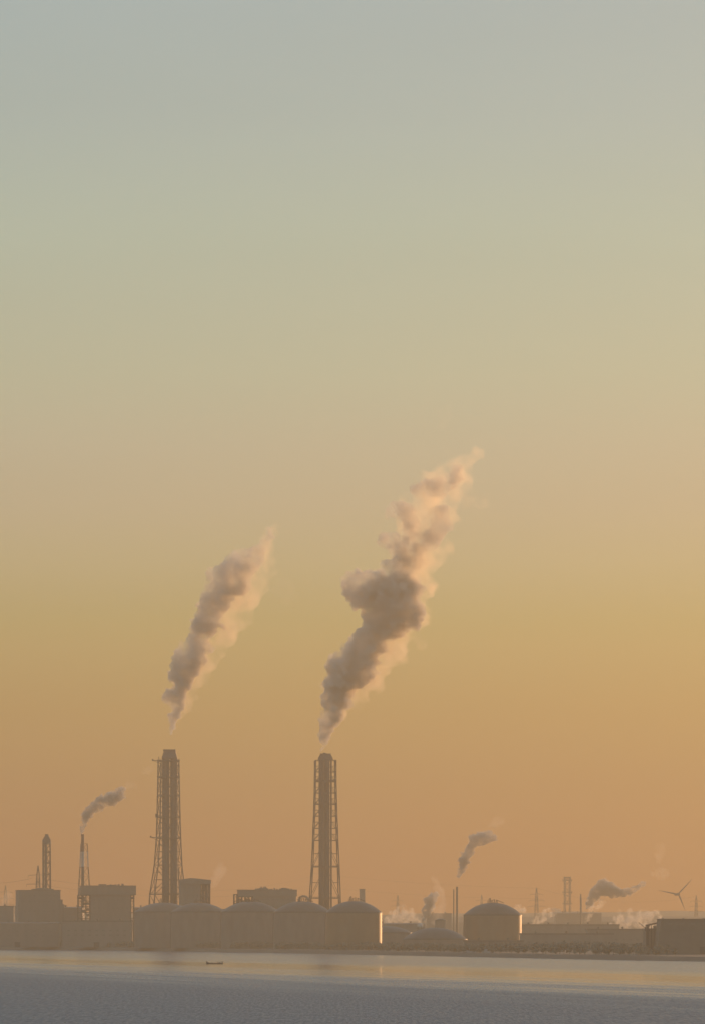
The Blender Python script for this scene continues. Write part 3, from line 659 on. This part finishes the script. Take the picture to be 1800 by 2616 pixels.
# ------------------------------------------------------------------ smoke and steam
def smoke_mat(name, d0, d1, H, nscale, lo_, hi_, col=(.93, .87, .80), aniso=.25, floor=0.0, xfade=None):
    m = bpy.data.materials.new(name); m.use_nodes = True; nt = m.node_tree; L = nt.links
    nt.nodes.remove(nt.nodes['Principled BSDF']); out = nt.nodes['Material Output']
    v = nt.nodes.new('ShaderNodeVolumePrincipled'); v.inputs['Color'].default_value = (*col, 1); v.inputs['Anisotropy'].default_value = aniso
    tc = nt.nodes.new('ShaderNodeTexCoord'); sp = nt.nodes.new('ShaderNodeSeparateXYZ'); L.new(tc.outputs['Object'], sp.inputs[0])
    mr = nt.nodes.new('ShaderNodeMapRange'); L.new(sp.outputs['Z'], mr.inputs['Value']); mr.inputs['From Max'].default_value = H
    mr.inputs['To Min'].default_value = d0; mr.inputs['To Max'].default_value = d1
    n = nt.nodes.new('ShaderNodeTexNoise'); n.inputs['Scale'].default_value = nscale; n.inputs['Detail'].default_value = 5; n.inputs['Roughness'].default_value = .62
    L.new(tc.outputs['Object'], n.inputs['Vector'])
    r = nt.nodes.new('ShaderNodeMapRange'); r.interpolation_type = 'SMOOTHSTEP'; L.new(n.outputs['Fac'], r.inputs['Value'])
    r.inputs['From Min'].default_value = lo_; r.inputs['From Max'].default_value = hi_; r.inputs['To Min'].default_value = floor
    mu = nt.nodes.new('ShaderNodeMath'); mu.operation = 'MULTIPLY'; L.new(mr.outputs[0], mu.inputs[0]); L.new(r.outputs[0], mu.inputs[1])
    L.new(mu.outputs[0], v.inputs['Density']); L.new(v.outputs[0], out.inputs['Volume'])
    m.cycles.volume_step_rate = 0.25
    return m

def ico():
    b_ = bmesh.new(); bmesh.ops.create_icosphere(b_, subdivisions=2, radius=1.0)
    v = [w.co.copy() for w in b_.verts]; f = [[w.index for w in g.verts] for g in b_.faces]; b_.free(); return v, f
ICO = ico()
def envelope(name, path, voxel, mtl, seed, per=9, lump=.42, disp=(.34, .24), parent=None, squash=.8, loc=(0, 0, 0)):
    """path: (x, z, radius) in metres; lumps scattered round the path, fused and roughened into one billowing skin"""
    rnd = random.Random(seed); mb = MB(); rm = sum(p[2] for p in path)/len(path)
    def ball(x, y, z, r): mb.add([(x+v.x*r, y+v.y*r, z+v.z*r) for v in ICO[0]], ICO[1])
    for (x0, z0, r0), (x1, z1, r1) in zip(path, path[1:]):
        L_ = math.hypot(x1-x0, z1-z0); k = max(1, int(L_/(.45*min(r0, r1)+.1)))
        for i in range(k+1):
            t = i/k; x, z_, r = x0+(x1-x0)*t, z0+(z1-z0)*t, r0+(r1-r0)*t
            ball(x, 0, z_, r*.72)
            for q in range(per):
                a, e = rnd.uniform(0, 2*math.pi), math.asin(rnd.uniform(-1, 1)); lr = r*lump*rnd.uniform(.4, 1.2); d = (r-lr)*rnd.uniform(.85, 1.22)
                ball(x+d*math.cos(a)*math.cos(e), d*math.sin(a)*math.cos(e)*squash, z_+d*math.sin(e), lr)
    o = mb.build('smoke_tmp', mtl)
    rmod = o.modifiers.new('r', 'REMESH'); rmod.mode = 'VOXEL'; rmod.voxel_size = voxel
    for j, (amp, size) in enumerate(((disp[0]*rm, rm*.75), (disp[1]*rm, rm*.28))):
        tx = bpy.data.textures.new('puff', 'CLOUDS'); tx.noise_scale = size; tx.noise_depth = 3
        dm = o.modifiers.new('d%d' % j, 'DISPLACE'); dm.texture = tx; dm.texture_coords = 'LOCAL'; dm.strength = amp*3.6; dm.mid_level = .5
    r2_ = o.modifiers.new('r2', 'REMESH'); r2_.mode = 'VOXEL'; r2_.voxel_size = voxel
    dg = bpy.context.evaluated_depsgraph_get(); nm = bpy.data.meshes.new_from_object(o.evaluated_get(dg)); bpy.data.objects.remove(o)
    nm.name = name; nm.materials.clear(); nm.materials.append(mtl)
    p = bpy.data.objects.new(name, nm); C.objects.link(p)
    if parent: p.parent = parent
    p.location = loc
    return p
def pth(pts, ox, oy, D, k=1.0): return [((px-ox)/F_PX*D, (oy-py)/F_PX*D, k*r/F_PX*D) for px, py, r in pts]

def plume(label, ox, oy, D, core, veil, voxel, core_m, veil_m, seed, vper=9):
    b = thing('steam_plume', label, 'steam', (X(ox, D), D, Z(oy, D)), 0, 'plumes rising from the stacks')
    envelope('dense_billow', pth(core, ox, oy, D, 1.25), voxel, core_m, seed, lump=.5, disp=(.42, .34), parent=b)
    if veil: envelope('thin_veil', pth(veil, ox, oy, D), voxel*1.4, veil_m, seed+50, per=vper, lump=.5, disp=(.5, .25), parent=b)
    return b
P1C = [(437, 1880, 4), (441, 1868, 5), (444, 1852, 8), (446, 1830, 12), (450, 1806, 13), (445, 1783, 21), (466, 1754, 17), (466, 1724, 26), (478, 1692, 34), (500, 1656, 33), (508, 1628, 18), (524, 1604, 28), (536, 1578, 33), (536, 1546, 22), (558, 1518, 38), (582, 1484, 42), (608, 1458, 38), (634, 1438, 26), (658, 1412, 15), (680, 1380, 12), (688, 1350, 8)]
P1V = [(446, 1868, 4), (462, 1830, 11), (480, 1790, 17), (500, 1750, 22), (520, 1705, 28), (538, 1670, 30), (572, 1620, 42), (600, 1560, 52), (620, 1510, 58), (645, 1470, 52), (668, 1430, 38), (684, 1395, 20), (686, 1360, 19), (700, 1342, 9)]
P2C = [(829, 1909, 4), (829, 1890, 8), (834, 1866, 14), (845, 1842, 18), (850, 1815, 24), (842, 1790, 17), (868, 1772, 33), (862, 1745, 26), (880, 1722, 38), (908, 1698, 48), (880, 1678, 26), (930, 1662, 42), (952, 1630, 36), (962, 1605, 34), (985, 1582, 46), (1015, 1560, 56), (1016, 1528, 54), (975, 1508, 44), (932, 1500, 40), (908, 1502, 34)]
P2D = [(1005, 1500, 46), (1030, 1450, 34), (1036, 1420, 30), (1015, 1395, 28), (985, 1375, 20)]
P2E = [(1040, 1430, 20), (1050, 1330, 16), (1030, 1305, 20), (1000, 1305, 16)]
P2G = [(1075, 1400, 18), (1100, 1370, 24), (1130, 1340, 22), (1125, 1310, 18)]
P2F = [(1060, 1252, 14), (1090, 1245, 17), (1120, 1250, 21), (1150, 1225, 18), (1170, 1195, 12)]
P2V = [(832, 1898, 4), (856, 1845, 18), (880, 1800, 27), (915, 1750, 42), (950, 1690, 56), (985, 1640, 62), (1030, 1590, 64), (1050, 1530, 58), (1062, 1470, 60), (1075, 1410, 76), (1082, 1360, 74), (1096, 1305, 70), (1125, 1255, 62), (1165, 1215, 42), (1195, 1180, 24), (1218, 1160, 18)]
S_CORE = smoke_mat('steam_dense', .40, .09, 215, .045, .36, .60, floor=.12)
S_CORE2 = smoke_mat('steam_dense_tall', .42, .10, 300, .040, .36, .60, floor=.12)
S_TOP = smoke_mat('steam_upper_billow', .13, .13, 300, .05, .36, .62, floor=.06)
S_VEIL = smoke_mat('steam_thin', .07, .030, 230, .035, .36, .66, col=(.95, .84, .67), aniso=.6)
plume('steam plume leaning right from the big left chimney', 433, 1880, D1, P1C, P1V, 1.6, S_CORE, S_VEIL, 3)
b = plume('tallest steam plume, billowing up and right from the big right chimney', 830, 1910, D1, P2C, P2V, 1.8, S_CORE2, S_VEIL, 11)
for i, pp in enumerate((P2D, P2E, P2F, P2G)): envelope('dense_billow', pth(pp, 830, 1910, D1, 1.35), 1.8, S_TOP, 31+i, parent=b)
envelope('thin_veil', pth([(1140, 1288, 16), (1190, 1282, 19), (1235, 1286, 15), (1262, 1290, 7)], 830, 1910, D1), 2.2, S_VEIL, 77, parent=b)

S_SMALL = smoke_mat('smoke_dense', .75, .25, 60, .13, .36, .56, col=(.78, .72, .66), floor=.06)
S_FAINT = smoke_mat('faint_haze_puff', .010, .008, 60, .06, .36, .66, col=(.80, .78, .66), aniso=.3)
S_FAINT2 = smoke_mat('faint_steam', .018, .014, 60, .07, .36, .66, col=(.90, .82, .70), aniso=.45)
S_WISP = smoke_mat('wisp_thin', .03, .02, 60, .06, .36, .62, aniso=.5)
def puff(label, pts, D, voxel, m_, seed, name='smoke_drift', grp='small drifts of smoke and steam', per=8):
    ox, oy = pts[0][0], pts[0][1]
    o = envelope(name, pth(pts, ox, oy, D, 1.3), voxel, m_, seed, per=per, lump=.5, disp=(.5, .4), loc=(X(ox, D), D, Z(oy, D)))
    return tag(o, label, 'smoke', grp)
puff('dark smoke bending right from the banded stack', [(211, 2131, 3.2), (213, 2112, 4.5), (216, 2096, 7), (226, 2078, 10), (243, 2064, 11), (262, 2048, 13), (283, 2038, 17), (300, 2033, 14), (314, 2018, 9)], D4, .8, S_SMALL, 5)
puff('pale wisp at the tip of the smoke from the banded stack', [(322, 2010, 7), (330, 2006, 8), (345, 2010, 6)], D4, 1.0, S_WISP, 6)
puff('tiny grey puff left of the top of the big left chimney', [(370, 1972, 6), (380, 1968, 9), (392, 1960, 6)], D4, 1.0, S_WISP, 8)
puff('dark smoke drift above the twin thin stacks', [(1171, 2246, 1.5), (1174, 2235, 4), (1180, 2216, 9), (1186, 2195, 11), (1199, 2170, 9), (1212, 2146, 13), (1232, 2140, 16), (1250, 2140, 14)], 5900, .9, S_SMALL, 9)
puff('faint puff above the smoke drift of the twin thin stacks', [(1255, 2106, 7), (1268, 2100, 11), (1280, 2100, 7)], 5900, 1.2, S_WISP, 10)
puff('grey smoke drifting right beside the single dark stack', [(1500, 2318, 5), (1506, 2304, 8), (1514, 2290, 11), (1528, 2274, 14), (1545, 2266, 17), (1562, 2276, 14), (1590, 2282, 9), (1612, 2277, 7), (1630, 2266, 6), (1643, 2257, 4)], 7200, 1.6, S_SMALL, 13)
S_LIT = smoke_mat('steam_lit', .16, .10, 60, .12, .42, .66, col=(.96, .88, .77), aniso=.45, floor=.0)
puff('sunlit orange steam jet under the drifting grey smoke on the right', [(1496, 2354, 4), (1502, 2340, 6), (1510, 2325, 8), (1525, 2312, 10), (1538, 2302, 7)], 7150, 1.2, S_LIT, 14)
puff('low band of pale steam right of the lone domed tank', [(1360, 2360, 6), (1378, 2346, 10), (1395, 2336, 11), (1415, 2328, 8), (1430, 2322, 5)], 7100, 1.4, S_LIT, 15)
puff('billowing pale steam bank left of the dark shore building', [(1572, 2362, 13), (1590, 2352, 19), (1612, 2352, 18), (1632, 2350, 20), (1655, 2350, 18), (1675, 2345, 12)], 5600, 1.3, S_LIT, 16)
puff('detached faint puff left of the wind turbine top', [(1672, 2228, 8), (1686, 2233, 14), (1700, 2228, 9)], 7200, 1.8, S_FAINT2, 17)
puff('wisp above the detached faint puff', [(1684, 2180, 12), (1688, 2165, 10), (1682, 2200, 8)], 7200, 1.8, S_FAINT2, 18)
puff('pale steam bank behind the low domes, right of the glowing tank', [(1000, 2345, 14), (1020, 2338, 19), (1042, 2342, 15), (1062, 2352, 10)], 6400, 1.6, S_LIT, 19)
puff('dark rising smoke column behind the low sheds, left of the twin thin stacks', [(1086, 2345, 6), (1090, 2325, 10), (1098, 2306, 12), (1106, 2290, 10)], 6700, 1.5, S_SMALL, 20)
puff('pale vertical steam column left of the twin thin stacks', [(1112, 2352, 10), (1117, 2330, 14), (1122, 2305, 14), (1118, 2275, 12), (1110, 2248, 8)], 6600, 1.7, S_WISP, 22)
puff('faint steam rising right of the dark boiler house', [(545, 2262, 8), (552, 2245, 10), (562, 2225, 14), (570, 2210, 8)], 6000, 1.6, S_WISP, 23)
puff('faint steam at the left edge of the photo', [(8, 2312, 8), (14, 2298, 11), (22, 2285, 8)], 7400, 1.8, S_WISP, 24)
puff('low pale steam behind the right shoulder of the lone domed tank', [(1310, 2330, 8), (1322, 2322, 10), (1336, 2328, 7)], 5800, 1.4, S_LIT, 25)
puff('small faint greenish puff right of the left steam plume', [(705, 1500, 14), (725, 1510, 26), (750, 1535, 14)], D1, 2.0, S_FAINT, 26)
puff('very faint pink wisp high above the tallest plume', [(1130, 1085, 14), (1136, 1060, 18), (1142, 1040, 10)], D1, 2.4, S_FAINT, 27)
puff('very faint streak of steam high at the right', [(1415, 1105, 5), (1422, 1125, 7), (1428, 1150, 5)], D1, 1.6, S_FAINT, 28)

# ------------------------------------------------------------------ the air
HAZE_D, HAZE_COL, HAZE_G = 1.1e-4, (0.735, 0.635, 0.445), 0.35
m = bpy.data.materials.new('haze_air'); m.use_nodes = True; nt = m.node_tree; nt.nodes.remove(nt.nodes['Principled BSDF'])
v = nt.nodes.new('ShaderNodeVolumePrincipled'); v.inputs['Color'].default_value = (*HAZE_COL, 1); v.inputs['Density'].default_value = HAZE_D; v.inputs['Anisotropy'].default_value = HAZE_G
nt.links.new(v.outputs[0], nt.nodes['Material Output'].inputs['Volume'])
try: m.cycles.homogeneous_volume = True
except Exception: pass
tag(MB().box(-6100, 6100, -1700, 10500, -2, 660).build('haze', m), 'thin warm haze over the bay', 'haze', kind='stuff')
